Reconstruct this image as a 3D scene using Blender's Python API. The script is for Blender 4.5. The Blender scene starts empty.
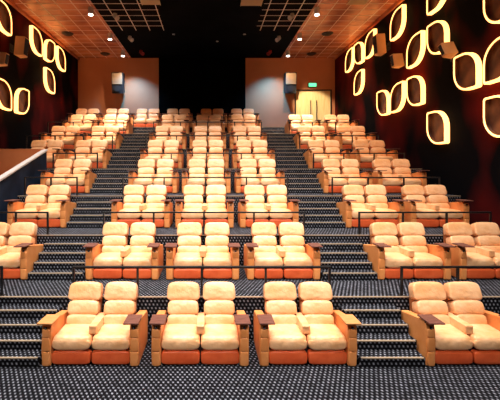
import bpy, bmesh, math, random
from mathutils import Vector, Matrix
random.seed(7)
sc = bpy.context.scene
C = sc.collection
PI = math.pi
R = math.radians

# ------------------------------------------------------------ camera
cam_d = bpy.data.cameras.new('camera')
cam = bpy.data.objects.new('camera', cam_d)
C.objects.link(cam)
cam.location = (0, 0, 3.45)
cam.rotation_euler = (R(90), 0, 0)
cam_d.sensor_width = 36
cam_d.lens = 36 * 360 / 500
cam_d.shift_x = 0.08
cam_d.shift_y = -0.064
cam_d.clip_end = 200
sc.camera = cam

# ------------------------------------------------------------ world, exposure
w = bpy.data.worlds.new('world')
sc.world = w
w.use_nodes = True
w.node_tree.nodes['Background'].inputs[0].default_value = (1.0, 0.8, 0.65, 1)
w.node_tree.nodes['Background'].inputs[1].default_value = 0.0
sc.view_settings.view_transform = 'Standard'
sc.view_settings.look = 'None'
sc.view_settings.gamma = 1
sc.view_settings.use_curve_mapping = False
sc.view_settings.exposure = 0.0

RING_COL = (1.0, 0.42, 0.11)
RING_STR = 4.2
def area(name, loc, aim, sx, sy, power, col, spread=180):
    d = bpy.data.lights.new(name, 'AREA')
    d.shape = 'RECTANGLE'; d.size = sx; d.size_y = sy
    d.energy = power; d.color = col; d.spread = R(spread)
    o = bpy.data.objects.new(name, d); C.objects.link(o)
    o.location = loc
    o.rotation_euler = (Vector(aim) - Vector(loc)).to_track_quat('-Z', 'Y').to_euler()
    return o
def spot(name, loc, aim, power, col, size, blend=0.5, rad=0.06):
    d = bpy.data.lights.new(name, 'SPOT')
    d.energy = power; d.color = col; d.spot_size = R(size); d.spot_blend = blend
    d.shadow_soft_size = rad
    o = bpy.data.objects.new(name, d); C.objects.link(o)
    o.location = loc
    o.rotation_euler = (Vector(aim) - Vector(loc)).to_track_quat('-Z', 'Y').to_euler()
    return o
# added area fills above the seats, without any fittings of their own
area('seat_fill', (-0.3, 5.5, 10.0), (-0.2, 6.6, 1.0), 12, 1.0, 700, (1.0, 0.94, 0.86), 100)
area('seat_fill', (-0.3, 10.0, 10.1), (-0.2, 11.0, 2.0), 12, 1.0, 540, (1.0, 0.94, 0.86), 90)
area('seat_fill', (-0.3, 14.2, 10.2), (-0.2, 15.2, 3.6), 12, 1.0, 330, (1.0, 0.90, 0.76), 85)
area('seat_fill', (-5.2, 17.8, 10.2), (-5.2, 18.8, 5.0), 3.5, 0.8, 250, (1.0, 0.90, 0.76), 85)
area('seat_fill', (4.8, 17.8, 10.2), (4.8, 18.8, 5.0), 3.5, 0.8, 250, (1.0, 0.90, 0.76), 85)
area('front_fill', (-0.3, -1.5, 9.0), (-0.2, 8.0, 1.0), 10, 1.0, 210, (1.0, 0.90, 0.78), 70)  # added fill from behind the camera to brighten arm fronts and footrests
spot('door_light', (3.72, 19.0, 10.1), (6.62, 22.9, 7.1), 2200, (1.0, 0.86, 0.58), 28, 0.5, 0.05)

# ------------------------------------------------------------ materials
def mat(name, col, rough=0.6, metal=0.0, spec=0.5, emis=None, strength=0, coat=0):
    m = bpy.data.materials.new(name); m.use_nodes = True
    b = m.node_tree.nodes['Principled BSDF']
    b.inputs['Base Color'].default_value = (*col, 1)
    b.inputs['Roughness'].default_value = rough
    b.inputs['Metallic'].default_value = metal
    b.inputs['Specular IOR Level'].default_value = spec
    b.inputs['Coat Weight'].default_value = coat
    if emis:
        b.inputs['Emission Color'].default_value = (*emis, 1)
        b.inputs['Emission Strength'].default_value = strength
    return m
def noise_mat(name, c1, c2, scale, rough=0.6, bump=0.0, bscale=40, spec=0.5, detail=3, stretch=(1, 1, 1), lo=0.35, hi=0.65, metal=0.0):
    m = mat(name, c1, rough, metal, spec)
    nt = m.node_tree; N = nt.nodes; L = nt.links
    b = N['Principled BSDF']
    tc = N.new('ShaderNodeTexCoord'); mp = N.new('ShaderNodeMapping')
    mp.inputs['Scale'].default_value = stretch
    L.new(tc.outputs['Object'], mp.inputs['Vector'])
    n = N.new('ShaderNodeTexNoise'); n.inputs['Scale'].default_value = scale; n.inputs['Detail'].default_value = detail
    L.new(mp.outputs[0], n.inputs['Vector'])
    r = N.new('ShaderNodeValToRGB')
    r.color_ramp.elements[0].position = lo; r.color_ramp.elements[1].position = hi
    r.color_ramp.elements[0].color = (*c1, 1); r.color_ramp.elements[1].color = (*c2, 1)
    L.new(n.outputs['Fac'], r.inputs[0]); L.new(r.outputs[0], b.inputs['Base Color'])
    if bump:
        n2 = N.new('ShaderNodeTexNoise'); n2.inputs['Scale'].default_value = bscale; n2.inputs['Detail'].default_value = 2
        L.new(mp.outputs[0], n2.inputs['Vector'])
        bp = N.new('ShaderNodeBump'); bp.inputs['Strength'].default_value = bump; bp.inputs['Distance'].default_value = 0.02
        L.new(n2.outputs['Fac'], bp.inputs['Height']); L.new(bp.outputs[0], b.inputs['Normal'])
    return m

M = {}
M['leather'] = noise_mat('tan_leather', (0.82, 0.40, 0.17), (0.91, 0.55, 0.31), 3.0, 0.33, 0.9, 9, 0.5)
M['leather_arm'] = noise_mat('amber_leather', (0.72, 0.25, 0.065), (0.80, 0.31, 0.10), 4.0, 0.45, 0.15, 12, 0.5)
M['leather_shaded'] = noise_mat('shaded_tan_leather', (0.64, 0.085, 0.020), (0.76, 0.13, 0.035), 4.0, 0.42, 0.2, 9, 0.5)  # same leather as the cushions, with the shade on footrests put into the colour
M['leather_back'] = noise_mat('brown_leather', (0.36, 0.11, 0.035), (0.45, 0.15, 0.05), 4.0, 0.5, 0.15, 12, 0.5)
M['chassis'] = mat('chassis_black', (0.01, 0.008, 0.008), 0.7)
M['wood_dark'] = noise_mat('dark_wood', (0.10, 0.036, 0.026), (0.19, 0.075, 0.055), 9, 0.6, 0, 40, 0.15, 4, (1, 8, 1))
M['wood_light'] = noise_mat('light_wood', (0.50, 0.21, 0.07), (0.62, 0.29, 0.11), 9, 0.6, 0, 40, 0.2, 4, (1, 8, 1))
M['rail'] = mat('black_rail', (0.012, 0.012, 0.014), 0.4, 0.3)
M['chrome'] = mat('button_metal', (0.8, 0.8, 0.8), 0.25, 1.0)
M['nosing'] = mat('nosing_metal', (0.36, 0.27, 0.19), 0.5, 0.0)
M['navy'] = noise_mat('navy_paint', (0.003, 0.008, 0.02), (0.012, 0.026, 0.055), 1.5, 0.7, 0, 40, 0.15)
M['cap'] = mat('cap_white', (0.5, 0.45, 0.43), 0.6)
M['terracotta'] = noise_mat('tunnel_paint', (0.60, 0.12, 0.03), (0.72, 0.2, 0.06), 0.8, 0.6)
M['maroon'] = noise_mat('maroon_fabric', (0.002, 0.002, 0.0035), (0.12, 0.006, 0.005), 0.55, 0.85, 0.1, 30, 0.06, 2, (1, 1, 0.6), 0.45, 0.70)
M['warm_lit_wall'] = noise_mat('warm_lit_plaster', (0.58, 0.22, 0.10), (0.64, 0.26, 0.12), 0.6, 0.7)  # grey plaster with the warm lamp light put into its colour
M['unlit_middle'] = noise_mat('unlit_wall_black', (0.001, 0.001, 0.001), (0.002, 0.002, 0.002), 2, 0.9, 0, 40, 0.03)  # black colour stands in for the unlit middle of the back wall
M['door'] = noise_mat('honey_wood', (0.86, 0.58, 0.26), (0.95, 0.70, 0.36), 2.0, 0.4, 0, 40, 0.5, 4, (6, 6, 0.6))
M['dark_frame'] = mat('dark_frame', (0.035, 0.015, 0.01), 0.4)
M['exit_green'] = mat('exit_green', (0.05, 0.5, 0.2), 0.4, 0, 0.5, (0.15, 1.0, 0.42), 1.6)
M['speaker_box'] = noise_mat('speaker_wood', (0.85, 0.48, 0.22), (0.92, 0.55, 0.27), 3, 0.5)
M['speaker_black'] = mat('speaker_black', (0.01, 0.01, 0.011), 0.6)
M['speaker_grille'] = mat('speaker_grille', (0.35, 0.26, 0.16), 0.7)
M['ring'] = mat('ring_glow', (0.9, 0.75, 0.5), 0.5, 0, 0.5, RING_COL, RING_STR)
M['ring_back'] = noise_mat('bronze_panel', (0.08, 0.02, 0.01), (0.36, 0.13, 0.05), 1.3, 0.35, 0, 40, 0.6)
M['lamp_body'] = mat('lamp_white', (0.55, 0.5, 0.45), 0.5)
M['lamp_glow'] = mat('lamp_glow', (1, 1, 1), 0.5, 0, 0.5, (1, 0.88, 0.72), 9)
M['red_ring'] = mat('red_plastic', (0.35, 0.02, 0.015), 0.4)
M['vent'] = mat('vent_dark', (0.03, 0.02, 0.02), 0.5)
M['grille'] = mat('vent_cream', (0.65, 0.48, 0.28), 0.5)
M['grid'] = mat('ceiling_grid', (0.85, 0.68, 0.55), 0.45)
M['ceil'] = noise_mat('ceiling_tile', (0.28, 0.045, 0.018), (0.70, 0.26, 0.11), 0.8, 0.35, 0, 40, 0.5)
M['ceil_black'] = noise_mat('black_ceiling_tile', (0.001, 0.001, 0.0015), (0.003, 0.003, 0.004), 1.2, 0.8, 0, 40, 0.04)

def carpet():
    m = mat('patterned_carpet', (0.02, 0.02, 0.025), 0.9, 0, 0.1)
    nt = m.node_tree; N = nt.nodes; L = nt.links
    b = N['Principled BSDF']
    tc = N.new('ShaderNodeTexCoord'); sp = N.new('ShaderNodeSeparateXYZ')
    L.new(tc.outputs['Object'], sp.inputs[0])
    def mth(op, a, bb=None, c=None):
        n = N.new('ShaderNodeMath'); n.operation = op
        for i, v in enumerate((a, bb, c)):
            if v is None: continue
            if isinstance(v, (int, float)): n.inputs[i].default_value = v
            else: L.new(v, n.inputs[i])
        return n.outputs[0]
    yz = mth('ADD', sp.outputs[1], sp.outputs[2])
    x = sp.outputs[0]
    v = mth('MULTIPLY', yz, 1 / 0.072)
    row = mth('FLOOR', v)
    fu = mth('FRACT', mth('ADD', mth('MULTIPLY_ADD', x, 1 / 0.078, mth('MULTIPLY', row, 0.38)), mth('MULTIPLY', v, 0.22)))
    fv = mth('FRACT', v)
    # soft edged slanting dashes, staggered from row to row
    du = mth('SUBTRACT', 0.23, mth('ABSOLUTE', mth('SUBTRACT', fu, 0.5)))
    dv = mth('SUBTRACT', 0.30, mth('ABSOLUTE', mth('SUBTRACT', fv, 0.5)))
    p = mth('MULTIPLY', mth('MINIMUM', du, dv), 5.0)
    r = N.new('ShaderNodeValToRGB')
    r.color_ramp.elements[0].position = 0.0; r.color_ramp.elements[1].position = 0.6
    r.color_ramp.elements[0].color = (0.006, 0.006, 0.009, 1); r.color_ramp.elements[1].color = (0.29, 0.30, 0.37, 1)
    L.new(p, r.inputs[0])
    n = N.new('ShaderNodeTexNoise'); n.inputs['Scale'].default_value = 9; n.inputs['Detail'].default_value = 2
    L.new(tc.outputs['Object'], n.inputs['Vector'])
    mx = N.new('ShaderNodeMix'); mx.data_type = 'RGBA'; mx.blend_type = 'MULTIPLY'; mx.inputs[0].default_value = 0.8
    r2 = N.new('ShaderNodeValToRGB')
    r2.color_ramp.elements[0].position = 0.3; r2.color_ramp.elements[1].position = 0.65
    r2.color_ramp.elements[0].color = (0.2, 0.2, 0.2, 1); r2.color_ramp.elements[1].color = (1, 1, 1, 1)
    L.new(n.outputs['Fac'], r2.inputs[0])
    L.new(r.outputs[0], mx.inputs[6]); L.new(r2.outputs[0], mx.inputs[7])
    L.new(mx.outputs[2], b.inputs['Base Color'])
    return m
M['carpet'] = carpet()

# ------------------------------------------------------------ mesh helpers
def box(bm, x0, x1, y0, y1, z0, z1, bev=0.0, seg=2):
    vs = [bm.verts.new(p) for p in ((x0,y0,z0),(x1,y0,z0),(x1,y1,z0),(x0,y1,z0),(x0,y0,z1),(x1,y0,z1),(x1,y1,z1),(x0,y1,z1))]
    fs = [bm.faces.new([vs[i] for i in f]) for f in ((0,3,2,1),(4,5,6,7),(0,1,5,4),(1,2,6,5),(2,3,7,6),(3,0,4,7))]
    if bev > 0:
        es = list({e for f in fs for e in f.edges})
        bmesh.ops.bevel(bm, geom=es, offset=bev, segments=seg, profile=0.5, affect='EDGES')
def prism_x(bm, prof, x0, x1, bev=0.0, seg=2):
    a = [bm.verts.new((x0, y, z)) for y, z in prof]
    b = [bm.verts.new((x1, y, z)) for y, z in prof]
    n = len(prof); fs = []
    fs.append(bm.faces.new(a)); fs.append(bm.faces.new(list(reversed(b))))
    for i in range(n):
        j = (i + 1) % n
        fs.append(bm.faces.new((a[i], b[i], b[j], a[j])))
    if bev:
        es = list({e for f in fs[:2] for e in f.edges})
        bmesh.ops.bevel(bm, geom=es, offset=bev, segments=seg, profile=0.5, affect='EDGES')
def cyl(bm, c0, c1, r, n=12, r1=None, caps=True):
    c0 = Vector(c0); c1 = Vector(c1); d = (c1 - c0)
    q = d.to_track_quat('Z', 'Y')
    r1 = r if r1 is None else r1
    A = []; B = []
    for i in range(n):
        t = 2 * PI * i / n
        v = q @ Vector((math.cos(t), math.sin(t), 0))
        A.append(bm.verts.new(c0 + v * r)); B.append(bm.verts.new(c1 + v * r1))
    for i in range(n):
        j = (i + 1) % n
        bm.faces.new((A[i], A[j], B[j], B[i]))
    if caps:
        bm.faces.new(list(reversed(A))); bm.faces.new(B)
def spow(v, e):
    return math.copysign(abs(v) ** e, v)
def cushion(bm, cx, cy, cz, ax, ay, az, e1=0.5, e2=0.35, nu=14, nv=36, tilt=0.0, sag=0.0, smile=0.0, flare=0.0):
    # superellipsoid pillow
    rings = []
    M4 = Matrix.Rotation(tilt, 4, 'X')
    for i in range(nu + 1):
        ph = -PI / 2 + PI * i / nu
        row = []
        for j in range(nv):
            th = 2 * PI * j / nv
            x = spow(math.cos(ph), e1) * spow(math.cos(th), e2)
            y = spow(math.cos(ph), e1) * spow(math.sin(th), e2)
            z = spow(math.sin(ph), e1)
            zz = az * z - sag * (1 - x * x) * (1 if z > 0 else -1) * -1
            if smile: zz -= smile * (0.3 if z > 0 else 1.2) * (x * x - 0.35)
            xx = ax * x * (1 - flare * z)
            v = M4 @ Vector((xx, ay * y, zz))
            row.append((v.x + cx, v.y + cy, v.z + cz))
            if i in (0, nu): break
        rings.append([bm.verts.new(p) for p in row])
    for i in range(nu):
        a, b = rings[i], rings[i + 1]
        for j in range(nv):
            k = (j + 1) % nv
            if len(a) == 1: bm.faces.new((a[0], b[k], b[j]))
            elif len(b) == 1: bm.faces.new((a[j], a[k], b[0]))
            else: bm.faces.new((a[j], a[k], b[k], b[j]))
def obj(name, bm, m, parent=None, smooth=False):
    bmesh.ops.recalc_face_normals(bm, faces=bm.faces)
    me = bpy.data.meshes.new(name); bm.to_mesh(me); bm.free()
    if smooth:
        for p in me.polygons: p.use_smooth = True
    o = bpy.data.objects.new(name, me); C.objects.link(o)
    me.materials.append(m)
    if parent: o.parent = parent
    return o
def tag(o, label=None, cat=None, group=None, kind=None):
    if label: o['label'] = label
    if cat: o['category'] = cat
    if group: o['group'] = group
    if kind: o['kind'] = kind
    return o
def thing(name, label, cat, loc=(0, 0, 0), group=None):
    o = bpy.data.objects.new(name, None); C.objects.link(o)
    o.location = loc; o.empty_display_size = 0.1
    return tag(o, label, cat, group)
def struct(name, bm, m, parent=None):
    o = obj(name, bm, m, parent)
    if not parent: o['kind'] = 'structure'
    return o
def bxo(name, dims, m, parent=None, bev=0.0, st=False):
    bm = bmesh.new(); box(bm, *dims, bev)
    return struct(name, bm, m, parent) if st else obj(name, bm, m, parent)
def dup(root, loc):
    r = root.copy(); C.objects.link(r); r.location = loc
    def rec(src, dst):
        for ch in src.children:
            c = ch.copy(); C.objects.link(c); c.parent = dst
            rec(ch, c)
    rec(root, r)
    return r

# ------------------------------------------------------------ structure
XL, XR, YB, ZC = -8.4, 7.95, 22.9, 10.45
RISE, PITCH, EDGE2, TREAD = 0.855, 2.08, 7.26, 0.26
def edge(i):                       # front edge of the tier carrying row i
    if i == 8: return 19.86
    return EDGE2 + PITCH * (i - 2)
def tz(i):
    return 5.70 if i == 8 else RISE * (i - 1)
bxo('floor', (XL, XR, -3.0, edge(2), -0.3, 0), M['carpet'], st=True)
for i in range(2, 9):
    y1 = edge(i + 1) if i < 8 else YB
    x0 = XL if i >= 5 else -6.1
    bxo('floor', (x0, XR, edge(i), y1, -0.3, tz(i)), M['carpet'], st=True)
bxo('wall_right', (XR, XR + 0.3, -3, YB + 0.3, -0.3, ZC), M['maroon'], st=True)
bxo('wall_left', (XL - 0.3, XL, -3, YB + 0.3, -0.3, ZC), M['maroon'], st=True)
bm = bmesh.new()
box(bm, XL, -3.25, YB, YB + 0.3, tz(8), ZC)
struct('wall_back', bm, M['warm_lit_wall'])
bm = bmesh.new()
box(bm, 2.25, 5.40, YB, YB + 0.3, tz(8), ZC)
box(bm, 5.40, XR, YB, YB + 0.3, tz(8) + 2.72, ZC)
box(bm, 7.72, XR, YB, YB + 0.3, tz(8), tz(8) + 2.72)
struct('wall_back', bm, M['warm_lit_wall'])
bxo('wall_back', (-3.25, 2.25, YB - 0.05, YB + 0.3, tz(8), ZC), M['unlit_middle'], st=True)
bxo('ceiling', (XL - 0.3, -5.0, -3, YB + 0.3, ZC, ZC + 0.2), M['ceil'], st=True)
bxo('ceiling', (-5.0, 4.5, -3, YB + 0.3, ZC, ZC + 0.2), M['ceil_black'], st=True)
bxo('ceiling', (4.5, XR + 0.3, -3, YB + 0.3, ZC, ZC + 0.2), M['ceil'], st=True)
# ceiling T-bar grid
bm = bmesh.new()
BX0, BX1, BY = -5.0, 4.5, 18.3      # bars left out over the dark middle and rear to imitate deep shade
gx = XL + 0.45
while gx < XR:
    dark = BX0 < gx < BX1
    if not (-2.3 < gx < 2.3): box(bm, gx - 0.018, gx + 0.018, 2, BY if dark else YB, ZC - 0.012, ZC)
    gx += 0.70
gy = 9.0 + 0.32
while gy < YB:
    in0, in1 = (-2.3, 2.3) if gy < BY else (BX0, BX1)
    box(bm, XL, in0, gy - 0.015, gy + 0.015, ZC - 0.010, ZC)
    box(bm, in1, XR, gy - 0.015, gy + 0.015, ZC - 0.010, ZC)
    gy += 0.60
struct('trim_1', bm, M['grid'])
# cornices where the ceiling meets the side walls
bxo('trim_2', (XL, XL + 0.12, -3, YB, ZC - 0.14, ZC), M['ceil'], st=True)
bxo('trim_3', (XR - 0.12, XR, -3, YB, ZC - 0.14, ZC), M['ceil'], st=True)
# pale metal nosing strips on the tier edges
k = 4
for i in range(2, 9):
    x0 = XL if i >= 6 else -6.1
    bxo('trim_%d' % k, (x0, XR, edge(i) - 0.012, edge(i) + 0.018, tz(i) - 0.014, tz(i) + 0.006), M['nosing'], st=True)
    k += 1
# entrance tunnel on the left: sloping navy parapet with pale cap and the terracotta wall behind it
bm = bmesh.new()
prof = [(8.0, 0.0), (8.0, 2.25), (13.45, 4.10), (13.45, 0.0)]
prism_x(bm, prof, -6.22, -6.10)
struct('wall_entrance', bm, M['navy'])
bm = bmesh.new()
prism_x(bm, [(8.0, 2.25), (8.0, 2.30), (13.47, 4.15), (13.47, 4.10)], -6.26, -6.06)
struct('trim_%d' % k, bm, M['cap']); k += 1
bxo('wall_tunnel', (XL, -6.22, 13.42, 13.50, -0.3, 4.16), M['terracotta'], st=True)

# ------------------------------------------------------------ stairs
ROWS = {
 1: [-2.08, -0.17, 1.71, 4.60],
 2: [-5.08, -2.04, -0.17, 1.71, 4.74, 6.63],
 3: [-5.02, -2.01, -0.16, 1.72, 4.79, 6.66],
 4: [-5.04, -1.99, -0.13, 1.75, 4.80, 6.68],
 5: [-6.94, -5.04, -1.98, -0.09, 1.78, 4.84, 6.77],
 6: [-6.98, -5.05, -1.97, -0.10, 1.78, 4.88, 6.82],
 7: [-6.85, -5.05, -1.95, -0.07, 1.80, 4.92, 6.86],
 8: [-7.14, -5.38, -3.61, -1.83, 0.12, 1.90],
}
ORD = ['', 'first', 'second', 'third', 'fourth', 'fifth', 'sixth', 'seventh', 'eighth']
def flight(side, i):
    xs = ROWS[i]
    if side == 'left':
        l_ = [x for x in xs if x < -4]; x0 = max(l_) + 0.88 if l_ else -4.16
        x1 = min(x for x in xs if x > -3) - 0.88
    else:
        x0 = max(x for x in xs if x < 2.5) + 0.88
        x1 = min(x for x in xs if x > 4) - 0.88
    n = 2 if i == 7 else 4
    rise = (tz(i + 1) - tz(i)) / (n + 1)
    e = edge(i + 1)
    t = thing('stair_flight', 'dark patterned carpet steps in the %s aisle, flight beside the %s row from the front' % (side, ORD[i]),
              'stairs', ((x0 + x1) / 2, e, tz(i)), 'aisle stair flights')
    hw = (x1 - x0) / 2
    for s in range(1, n + 1):
        y0 = -TREAD * (n + 1 - s)
        st = bxo('step', (-hw, hw, y0, 0, rise * (s - 1), rise * s), M['carpet'], t)
        bxo('nosing', (-hw + 0.02, hw - 0.02, y0 - 0.012, y0 + 0.022, rise * s - 0.014, rise * s + 0.006), M['nosing'], st)
for i in range(1, 8):
    flight('left', i); flight('right', i)

# ------------------------------------------------------------ twin recliner
def make_recliner():
    t = thing('twin_recliner', 'x', 'recliner', (0, 0, 0), 'twin recliners in the tiers')
    bm = bmesh.new(); box(bm, -0.69, 0.69, 0.10, 0.86, 0.03, 0.30, 0.02)
    obj('base', bm, M['chassis'], t)
    for s in (-1, 1):
        cx = s * 0.346
        bm = bmesh.new(); cushion(bm, cx, 0.36, 0.40, 0.338, 0.375, 0.120, 0.45, 0.22, sag=-0.0)
        # front lip roll
        cushion(bm, cx, 0.070, 0.375, 0.338, 0.095, 0.122, 0.7, 0.25)
        obj('seat_cushion', bm, M['leather'], t, True)
        bm = bmesh.new(); cushion(bm, cx, 0.07, 0.135, 0.336, 0.085, 0.118, 0.35, 0.2)
        obj('footrest', bm, M['leather_shaded'], t, True)
        bm = bmesh.new()
        prism_x(bm, [(0.66, 0.32), (0.84, 1.08), (0.88, 1.15), (0.92, 1.15), (0.95, 1.08), (0.88, 0.30)], cx - 0.275, cx + 0.275, 0.02)
        b = obj('backrest', bm, M['leather_back'], t)
        bm = bmesh.new()
        cushion(bm, cx, 0.785, 1.035, 0.314, 0.105, 0.176, 0.48, 0.18, tilt=R(-21), smile=0.022, flare=0.035)
        obj('headrest', bm, M['leather'], b, True)
        bm = bmesh.new(); cushion(bm, cx, 0.690, 0.755, 0.295, 0.118, 0.140, 0.52, 0.18, tilt=R(-19), smile=0.018, flare=0.02)
        obj('middle_cushion', bm, M['leather'], b, True)
        bm = bmesh.new(); cushion(bm, cx, 0.620, 0.545, 0.290, 0.125, 0.112, 0.52, 0.18, tilt=R(-17))
        obj('lumbar_cushion', bm, M['leather'], b, True)
        # outer arm
        x0, x1 = (0.685, 0.845) if s > 0 else (-0.845, -0.685)
        bm = bmesh.new()
        prism_x(bm, [(-0.02, 0.015), (-0.03, 0.25), (-0.03, 0.64), (0.0, 0.735), (0.06, 0.762), (0.25, 0.74), (0.80, 0.655), (0.88, 0.58), (0.90, 0.40), (0.86, 0.015)], x0, x1, 0.022, 3)
        a = obj('armrest', bm, M['leather_arm'], t)
        bm = bmesh.new()
        xm = (x0 + x1) / 2
        for zc, hz in ((0.14, 0.125), (0.385, 0.118), (0.58, 0.075)):
            cushion(bm, xm, -0.028, zc, 0.066, 0.026, hz, 0.35, 0.35, 8, 20)
        obj('front_pad', bm, M['leather_arm'], a, True)
        bm = bmesh.new(); cyl(bm, (xm, -0.05, 0.675), (xm, -0.022, 0.675), 0.020, 14)
        obj('button_surround', bm, M['chassis'], a)
        bm = bmesh.new(); cyl(bm, (xm, -0.058, 0.675), (xm, -0.044, 0.675), 0.010, 10)
        obj('button', bm, M['chrome'], a)
        # swivel tray
        bm = bmesh.new()
        tx0, tx1 = (0.600, 0.865) if s > 0 else (-0.865, -0.600)
        box(bm, tx0, tx1, -0.17, 0.22, 0.785, 0.812, 0.008, 2)
        cyl(bm, (xm, 0.08, 0.755), (xm, 0.08, 0.787), 0.03, 12)
        tr = obj('tray_table', bm, M['wood_dark'], t)
        tr['side'] = s
    bm = bmesh.new()
    box(bm, -0.072, 0.072, 0.10, 0.70, 0.50, 0.655, 0.018, 3)
    obj('centre_armrest', bm, M['leather'], t)
    return t
def front(i):
    return 20.26 if i == 8 else 6.28 + PITCH * (i - 1)
proto = make_recliner(); first = True; LIGHT_TRAYS = []
pos_words = {3: ['left', 'middle', 'right']}
for i, xs in ROWS.items():
    rowname = 'front row' if i == 1 else ('back row' if i == 8 else '%s row from the front' % ORD[i])
    for x in xs:
        loc = (x, front(i), tz(i))
        if first: o = proto; o.location = loc; first = False
        else: o = dup(proto, loc)
        if i == 8:
            where = '%s of the six, against the back wall' % ['leftmost', 'second from left', 'third from left', 'fourth from left', 'fifth from left', 'rightmost'][xs.index(x)]
        elif x < -4:
            if i >= 5: where = 'left block, ' + ('beside the left wall' if x < -6 else 'beside the aisle stairs')
            else: where = 'the one left of the left aisle'
        elif x < 2.5:
            where = 'middle block, ' + ('left one' if x < -1 else ('centre one' if x < 1 else 'right one'))
        else:
            where = 'right block, ' + ('beside the aisle stairs' if x < 5.5 else 'beside the right wall') if i > 1 else 'alone right of the right aisle'
        o['label'] = 'cream twin recliner, %s, %s' % (rowname, where)
        # aisle-side trays of the front row are of lighter wood
        if i == 1:
            for ch in o.children:
                if ch.name.startswith('tray_table') and ((x < -2 and ch['side'] < 0) or (1 < x < 2 and ch['side'] > 0)):
                    LIGHT_TRAYS.append(ch)
for ch in LIGHT_TRAYS:
    ch.material_slots[0].link = 'OBJECT'
    ch.material_slots[0].material = M['wood_light']
    ch['label'] = 'light wood tray'
for o in C.objects:
    if 'side' in o: del o['side']

# ------------------------------------------------------------ guard rails
def guard_rail(i, x0, x1, where, posts, zoff=0.58):
    t = thing('guard_rail', 'black metal guard rail in front of the %s, %s' % ('back row' if i == 8 else '%s row' % ORD[i], where),
              'railing', ((x0 + x1) / 2, edge(i) + 0.07, tz(i)), 'guard rails along the tiers')
    hw = (x1 - x0) / 2
    bm = bmesh.new(); r = 0.021
    box(bm, -hw, hw, -r, r, zoff - r, zoff + r, 0.008, 2)
    obj('top_rail', bm, M['rail'], t)
    for p in range(posts):
        px = -hw + 0.022 + (2 * hw - 0.044) * p / (posts - 1)
        bm = bmesh.new(); box(bm, px - r, px + r, -r, r, 0.012, zoff - r)
        pst = obj('post', bm, M['rail'], t)
        bm = bmesh.new(); box(bm, px - 0.045, px + 0.045, -0.045, 0.045, 0.0, 0.012)
        obj('foot_plate', bm, M['rail'], pst)
for i in range(2, 9):
    guard_rail(i, -2.80, 2.42 + 0.02 * i, 'middle block', 5)
    lx = -8.0 if i in (6, 7, 8) else -5.93
    guard_rail(i, lx, -4.22, 'left of the left aisle', 3 if i < 6 else 4)
    if i < 8: guard_rail(i, 3.88, 7.35, 'right of the right aisle', 4)

# ------------------------------------------------------------ leaf shaped wall lights
def leaf(hu, hv, sharp, inset=0.0, n=9):
    """outline; sharp = True: corners (+u,+v) and (-u,-v) are pointed, the other two are round"""
    a = hu - inset; b = hv - inset
    pts = []
    for (su, sv, s0) in ((1, 1, 0), (-1, 1, 1), (-1, -1, 2), (1, -1, 3)):
        pointed = (su * sv > 0) == sharp
        r = (0.07 if pointed else 0.62) - inset * (0.25 if pointed else 0.9)
        r = max(r, 0.02)
        cu, cv = su * (a - r), su * 0 + sv * (b - r)
        for k_ in range(n):
            t = s0 * PI / 2 + (PI / 2) * k_ / (n - 1)
            pts.append((cu + r * math.cos(t), cv + r * math.sin(t)))
    return pts
def wall_light(side, y, z, sharp, label):
    X = XR if side > 0 else XL
    t = thing('wall_light', label, 'wall light', (X, y, z), 'leaf shaped lights on the %s wall' % ('right' if side > 0 else 'left'))
    hu, hv = 0.515, 0.585
    O = leaf(hu, hv, sharp); I = leaf(hu, hv, sharp, 0.06)
    W = [(0.5 * (a[0] + b[0]), 0.5 * (a[1] + b[1])) for a, b in zip(O, I)]
    s = -side
    d0, d1 = 0.02, 0.19
    bm = bmesh.new(); n = len(O)
    loops = [[bm.verts.new((s * d, p[0], p[1])) for p in P] for P, d in ((O, d0), (O, d1 - 0.03), (W, d1), (I, d1 - 0.03), (I, d0))]
    for q in range(5):
        A, B = loops[q], loops[(q + 1) % 5]
        for j in range(n):
            k_ = (j + 1) % n
            bm.faces.new((A[j], A[k_], B[k_], B[j]))
    bm.faces.ensure_lookup_table()
    inner = set(range(3 * n, 5 * n))
    ring = obj('light_ring', bm, M['ring'], t, False)
    ring.data.materials.append(M['ring_back'])
    for f in inner: ring.data.polygons[f].material_index = 1
    bm = bmesh.new()
    P = leaf(hu, hv, sharp, 0.066)
    A = [bm.verts.new((s * 0.0, p[0], p[1])) for p in P]; B = [bm.verts.new((s * 0.05, p[0], p[1])) for p in P]
    bm.faces.new(A); bm.faces.new(list(reversed(B)))
    for j in range(n):
        k_ = (j + 1) % n
        bm.faces.new((A[j], B[j], B[k_], A[k_]))
    obj('panel', bm, M['ring_back'], t)
H = 3.45
ZR = {0: H + 6.05, 1: H + 4.5, 2: H + 2.95, 3: H + 1.4}
HN = {0: 'top level', 1: 'second level down', 2: 'third level down', 3: 'lowest level'}
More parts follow.
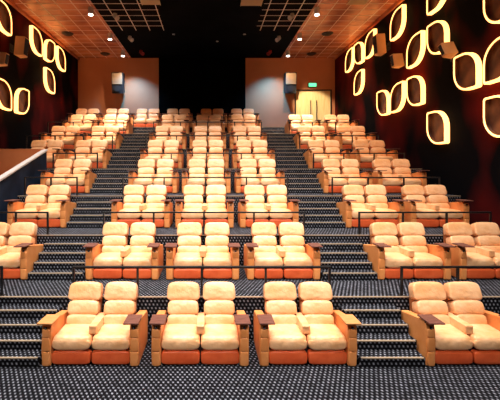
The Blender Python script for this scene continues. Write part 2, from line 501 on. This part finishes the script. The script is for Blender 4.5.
# right wall: columns from the back to the front
COLS = [20.2, 18.95, 17.6, 16.3, 15.05, 13.75, 12.42, 11.0, 9.75]
CN = ['nearest the back wall', 'second column from the back', 'third column from the back', 'fourth column from the back', 'fifth column from the back',
      'sixth column from the back', 'seventh column from the back', 'eighth column from the back', 'at the photo edge']
RIGHT = [(0, 0, 'B'), (1, 0, 'A'), (2, 0, 'B'), (1, 1, 'B'), (4, 0, 'B'), (3, 2, 'A'), (4, 2, 'B'), (5, 2, 'A'), (5, 1, 'B'), (6, 1, 'A'), (6, 0, 'B'),
         (6, 3, 'A'), (7, 2, 'A'), (8, 1, 'A'), (8, 2, 'B'), (8, 3, 'A')]
for c, l, o_ in RIGHT:
    # A: pointed at photo top-left (far, +Y) and bottom-right
    wall_light(1, COLS[c], ZR[l], o_ == 'A', 'glowing leaf shaped light, right wall, %s, %s' % (HN[l], CN[c]))
LEFT = [(14.45, 0, 'A', 'at the photo edge'), (17.2, 0, 'A', 'third from the back wall'), (18.6, 0, 'B', 'second from the back wall'),
        (20.0, 0, 'A', 'nearest the back wall'), (18.6, 1, 'A', 'alone under the top ones'), (14.45, 2, 'A', 'at the photo edge'),
        (15.9, 2, 'B', 'beside the one at the photo edge')]
for y, l, o_, nm in LEFT:
    wall_light(-1, y, ZR[l], o_ == 'B', 'glowing leaf shaped light, left wall, %s, %s' % (HN[l], nm))

# ------------------------------------------------------------ loudspeakers
def side_speaker(side, y, z, label, roll=0.0, w=0.62, h=0.95, dy=0.0):
    X = XR if side > 0 else XL
    t = thing('surround_speaker', label, 'loudspeaker', (X, y, z), 'surround speakers on the side walls')
    s = -side
    bm = bmesh.new()
    # cabinet wedge: deep at the top, leaning towards the seats
    xs0, xs1 = 0.25 * s, 0.60 * s
    pts = [(xs0, -w / 2), (xs1, -w / 2 + 0.08), (xs1, w / 2 - 0.08), (xs0, w / 2)]
    lo = [bm.verts.new((x + 0.0, yy, -h / 2)) for x, yy in pts]
    hi = [bm.verts.new((x + 0.08 * s, yy, h / 2)) for x, yy in pts]
    bm.faces.new(lo); bm.faces.new(list(reversed(hi)))
    for j in range(4): bm.faces.new((lo[j], lo[(j + 1) % 4], hi[(j + 1) % 4], hi[j]))
    bmesh.ops.bevel(bm, geom=list(bm.edges), offset=0.015, segments=2, affect='EDGES')
    c = obj('cabinet', bm, M['speaker_box'], t)
    bm = bmesh.new()
    g = [(0.615 * s, -w / 2 + 0.12, -h / 2 + 0.05), (0.615 * s, w / 2 - 0.12, -h / 2 + 0.05), (0.69 * s, w / 2 - 0.12, h / 2 - 0.05), (0.69 * s, -w / 2 + 0.12, h / 2 - 0.05)]
    a = [bm.verts.new(p) for p in g]; b = [bm.verts.new((p[0] - 0.025 * s, p[1], p[2])) for p in g]
    bm.faces.new(a); bm.faces.new(list(reversed(b)))
    for j in range(4): bm.faces.new((a[j], b[j], b[(j + 1) % 4], a[(j + 1) % 4]))
    obj('grille', bm, M['speaker_black'], t)
    bm = bmesh.new()
    cyl(bm, (0.01 * s, 0, -0.05), (0.3 * s, 0, -0.05), 0.035, 10)
    box(bm, min(0.005 * s, 0.03 * s), max(0.005 * s, 0.03 * s), -0.14, 0.14, -0.22, 0.12)
    box(bm, min(0.22 * s, 0.27 * s), max(0.22 * s, 0.27 * s), min(0, dy) - 0.1, 0.1, -0.12, 0.02)
    obj('bracket', bm, M['speaker_black'], t)
    for ch in t.children:
        if ch.name.split('.')[0] in ('cabinet', 'grille'):
            ch.location = (0, dy, 0); ch.rotation_euler = (roll, 0, 0)
    return t
side_speaker(1, 15.95, 3.45 + 5.45, 'pale wooden surround speaker on the right wall, highest of three', w=0.55, h=0.85)
side_speaker(1, 14.45, 3.45 + 4.30, 'small surround speaker on the right wall, between the other two', w=0.42, h=0.5)
side_speaker(1, 11.72, 3.45 + 3.72, 'tilted surround speaker in front of a ring light on the right wall', roll=R(-18), w=0.36, h=0.42, dy=-0.35)
side_speaker(-1, 15.2, 3.45 + 5.1, 'pale wooden surround speaker on the left wall, the taller and farther one', w=0.55, h=0.78)
side_speaker(-1, 13.75, 3.45 + 4.15, 'small surround speaker at the left edge on the left wall', w=0.42, h=0.45)
def back_speaker(x, label):
    t = thing('rear_speaker', label, 'loudspeaker', (x, YB, 3.45 + 5.3), 'speakers on the back wall')
    bm = bmesh.new()
    w = 0.36
    prism_x(bm, [(-0.15, -0.55), (-0.50, -0.66), (-0.62, 0.62), (-0.15, 0.66)], -w, w, 0.02)
    obj('cabinet', bm, M['speaker_black'], t)
    bm = bmesh.new()
    prism_x(bm, [(-0.57, -0.10), (-0.595, -0.10), (-0.652, 0.56), (-0.61, 0.56)], -w + 0.05, w - 0.05)
    obj('grille', bm, M['speaker_grille'], t)
    bm = bmesh.new()
    cyl(bm, (0, -0.60, -0.36), (0, -0.535, -0.36), 0.2, 20, 0.14)
    obj('woofer', bm, M['speaker_black'], t)
    bm = bmesh.new(); box(bm, -0.12, 0.12, -0.16, -0.01, -0.2, 0.2)
    obj('bracket', bm, M['speaker_black'], t)
back_speaker(-5.75, 'black loudspeaker with tan grille on the back wall, left side')
back_speaker(5.02, 'black loudspeaker with tan grille on the back wall, left of the double door')

# ------------------------------------------------------------ double door and exit sign
def door(n, x0, x1, hx):
    z0 = tz(8); z1 = z0 + 2.66
    d = struct('door_%d' % n, (lambda b: (box(b, x0, x1, YB + 0.03, YB + 0.09, z0, z1, 0.004), b)[1])(bmesh.new()), M['door'])
    bm = bmesh.new()
    cyl(bm, (hx, YB - 0.05, z0 + 0.75), (hx, YB - 0.05, z0 + 2.05), 0.022, 10)
    cyl(bm, (hx, YB - 0.05, z0 + 0.85), (hx, YB + 0.035, z0 + 0.85), 0.014, 8)
    cyl(bm, (hx, YB - 0.05, z0 + 1.95), (hx, YB + 0.035, z0 + 1.95), 0.014, 8)
    obj('pull_handle', bm, M['dark_frame'], d)
door(1, 5.46, 6.555, 6.38)
door(2, 6.565, 7.66, 6.76)
bm = bmesh.new()
z0 = tz(8)
box(bm, 5.38, 5.46, YB - 0.04, YB + 0.12, z0, z0 + 2.74)
box(bm, 7.66, 7.74, YB - 0.04, YB + 0.12, z0, z0 + 2.74)
box(bm, 5.46, 7.66, YB - 0.04, YB + 0.12, z0 + 2.66, z0 + 2.74)
struct('trim_%d' % k, bm, M['dark_frame']); k += 1
t = thing('exit_sign', 'small green lit exit sign above the double door', 'sign', (6.5, YB, z0 + 3.02))
bm = bmesh.new(); box(bm, -0.27, 0.27, -0.09, 0, -0.14, 0.14, 0.01); obj('housing', bm, M['speaker_black'], t)
bm = bmesh.new(); box(bm, -0.24, 0.24, -0.10, -0.085, -0.11, 0.11); obj('lit_panel', bm, M['exit_green'], t)

# ------------------------------------------------------------ ceiling fittings
COLN = ['farthest back', 'second from the back', 'third from the back', 'fourth from the back', 'fifth from the back', 'sixth from the back']
for sx, nm in ((-5.2, 'left'), (4.66, 'right')):
    for j, y in enumerate((21.5, 18.7, 15.7, 12.8, 9.9, 7.0)):
        t = thing('downlight', 'white cylinder downlight under the ceiling, %s line, %s' % (nm, COLN[j]), 'ceiling light', (sx, y, ZC), 'downlights under the ceiling')
        bm = bmesh.new(); cyl(bm, (0, 0, -0.012), (0, 0, -0.30), 0.11, 20); obj('body', bm, M['lamp_body'], t, False)
        bm = bmesh.new(); cyl(bm, (0, 0, -0.30), (0, 0, -0.335), 0.085, 20, 0.10); obj('lens', bm, M['lamp_glow'], t)
        s_ = spot('downlight_beam', (sx, y, ZC - 0.36), (sx, y - 0.2 if j else y + 0.4, 0), 230 if j else 420, (1.0, 0.88, 0.74) if j else (1.0, 0.66, 0.40), 80 if j else 125, 0.9)
        s_.parent = t; s_.location = (0, 0, -0.36)
    gxs = {'left': (-4.1, -4.25, -4.3), 'right': (3.57, 3.66, 3.72)}[nm]
    for j, y in enumerate((21.4, 19.1, 16.3)):
        t = thing('swivel_spotlight', 'small swivel spotlight under the ceiling, %s side, %s' % (nm, COLN[j]), 'ceiling light', (gxs[j], y, ZC), 'swivel spotlights under the ceiling')
        bm = bmesh.new(); cyl(bm, (0, 0, -0.012), (0, 0, -0.10), 0.09, 16); obj('mount', bm, M['red_ring'] if j == 0 else M['lamp_body'], t)
        sg = -1 if nm == 'left' else 1
        bm = bmesh.new(); cyl(bm, (0.06 * sg, 0.04, -0.09), (-0.14 * sg, -0.12, -0.26), 0.07, 16, 0.11); obj('head', bm, M['lamp_body'] if j else M['red_ring'], t)
    # cool scallop thrown down the back wall by the swivel spotlight nearest it
    bx = -4.75 if nm == 'left' else 3.85
    spot('wall_washer', (bx, 21.55, ZC - 0.40), (bx, 22.3, 5.5), 1300, (0.05, 0.46, 1.0), 104, 1.0, 0.05)
for x, y, nm in ((-7.4, 18.7, 'over the left wall lights'), (6.1, 18.7, 'right side'), (-6.4, 22.0, 'at the back left'), (6.2, 22.0, 'in front of the door')):
    t = thing('air_diffuser', 'round dark air diffuser in the ceiling, %s' % nm, 'vent', (x, y, ZC), 'round ceiling diffusers')
    bm = bmesh.new(); cyl(bm, (0, 0, -0.012), (0, 0, -0.06), 0.30, 24, 0.24); obj('rim', bm, M['vent'], t)
    bm = bmesh.new(); cyl(bm, (0, 0, -0.06), (0, 0, -0.10), 0.10, 20, 0.16); obj('cone', bm, M['vent'], t)
for x0, x1, y, nm in ((-2.9, -2.1, 15.0, 'left of centre'), (1.3, 2.2, 15.1, 'right of centre'), (5.8, 6.6, 15.0, 'over the right side')):
    t = thing('air_grille', 'slatted cream air grille in the ceiling, %s' % nm, 'vent', ((x0 + x1) / 2, y, ZC), 'ceiling air grilles')
    hw = (x1 - x0) / 2
    bm = bmesh.new(); box(bm, -hw, hw, -0.35, 0.35, -0.03, -0.012); obj('backing', bm, M['vent'], t)
    bm = bmesh.new()
    for q in range(8):
        yy = -0.30 + 0.6 * q / 7
        box(bm, -hw + 0.03, hw - 0.03, yy - 0.02, yy + 0.02, -0.055, -0.03)
    box(bm, -hw, -hw + 0.03, -0.35, 0.35, -0.06, -0.03); box(bm, hw - 0.03, hw, -0.35, 0.35, -0.06, -0.03)
    obj('slats', bm, M['grille'], t)
for x, y, nm in ((0.4, 19.85, 'at the centre'), (-1.9, 18.8, 'left of centre'), (1.8, 18.8, 'right of centre')):
    t = thing('ceiling_sensor', 'tiny white sensor on the dark ceiling, %s' % nm, 'sensor', (x, y, ZC), 'ceiling sensors')
    bm = bmesh.new(); cyl(bm, (0, 0, -0.012), (0, 0, -0.05), 0.075, 16, 0.05); obj('housing', bm, M['lamp_body'], t)
    bm = bmesh.new(); cyl(bm, (0, 0, -0.05), (0, 0, -0.08), 0.03, 12, 0.02); obj('eye', bm, M['chassis'], t)
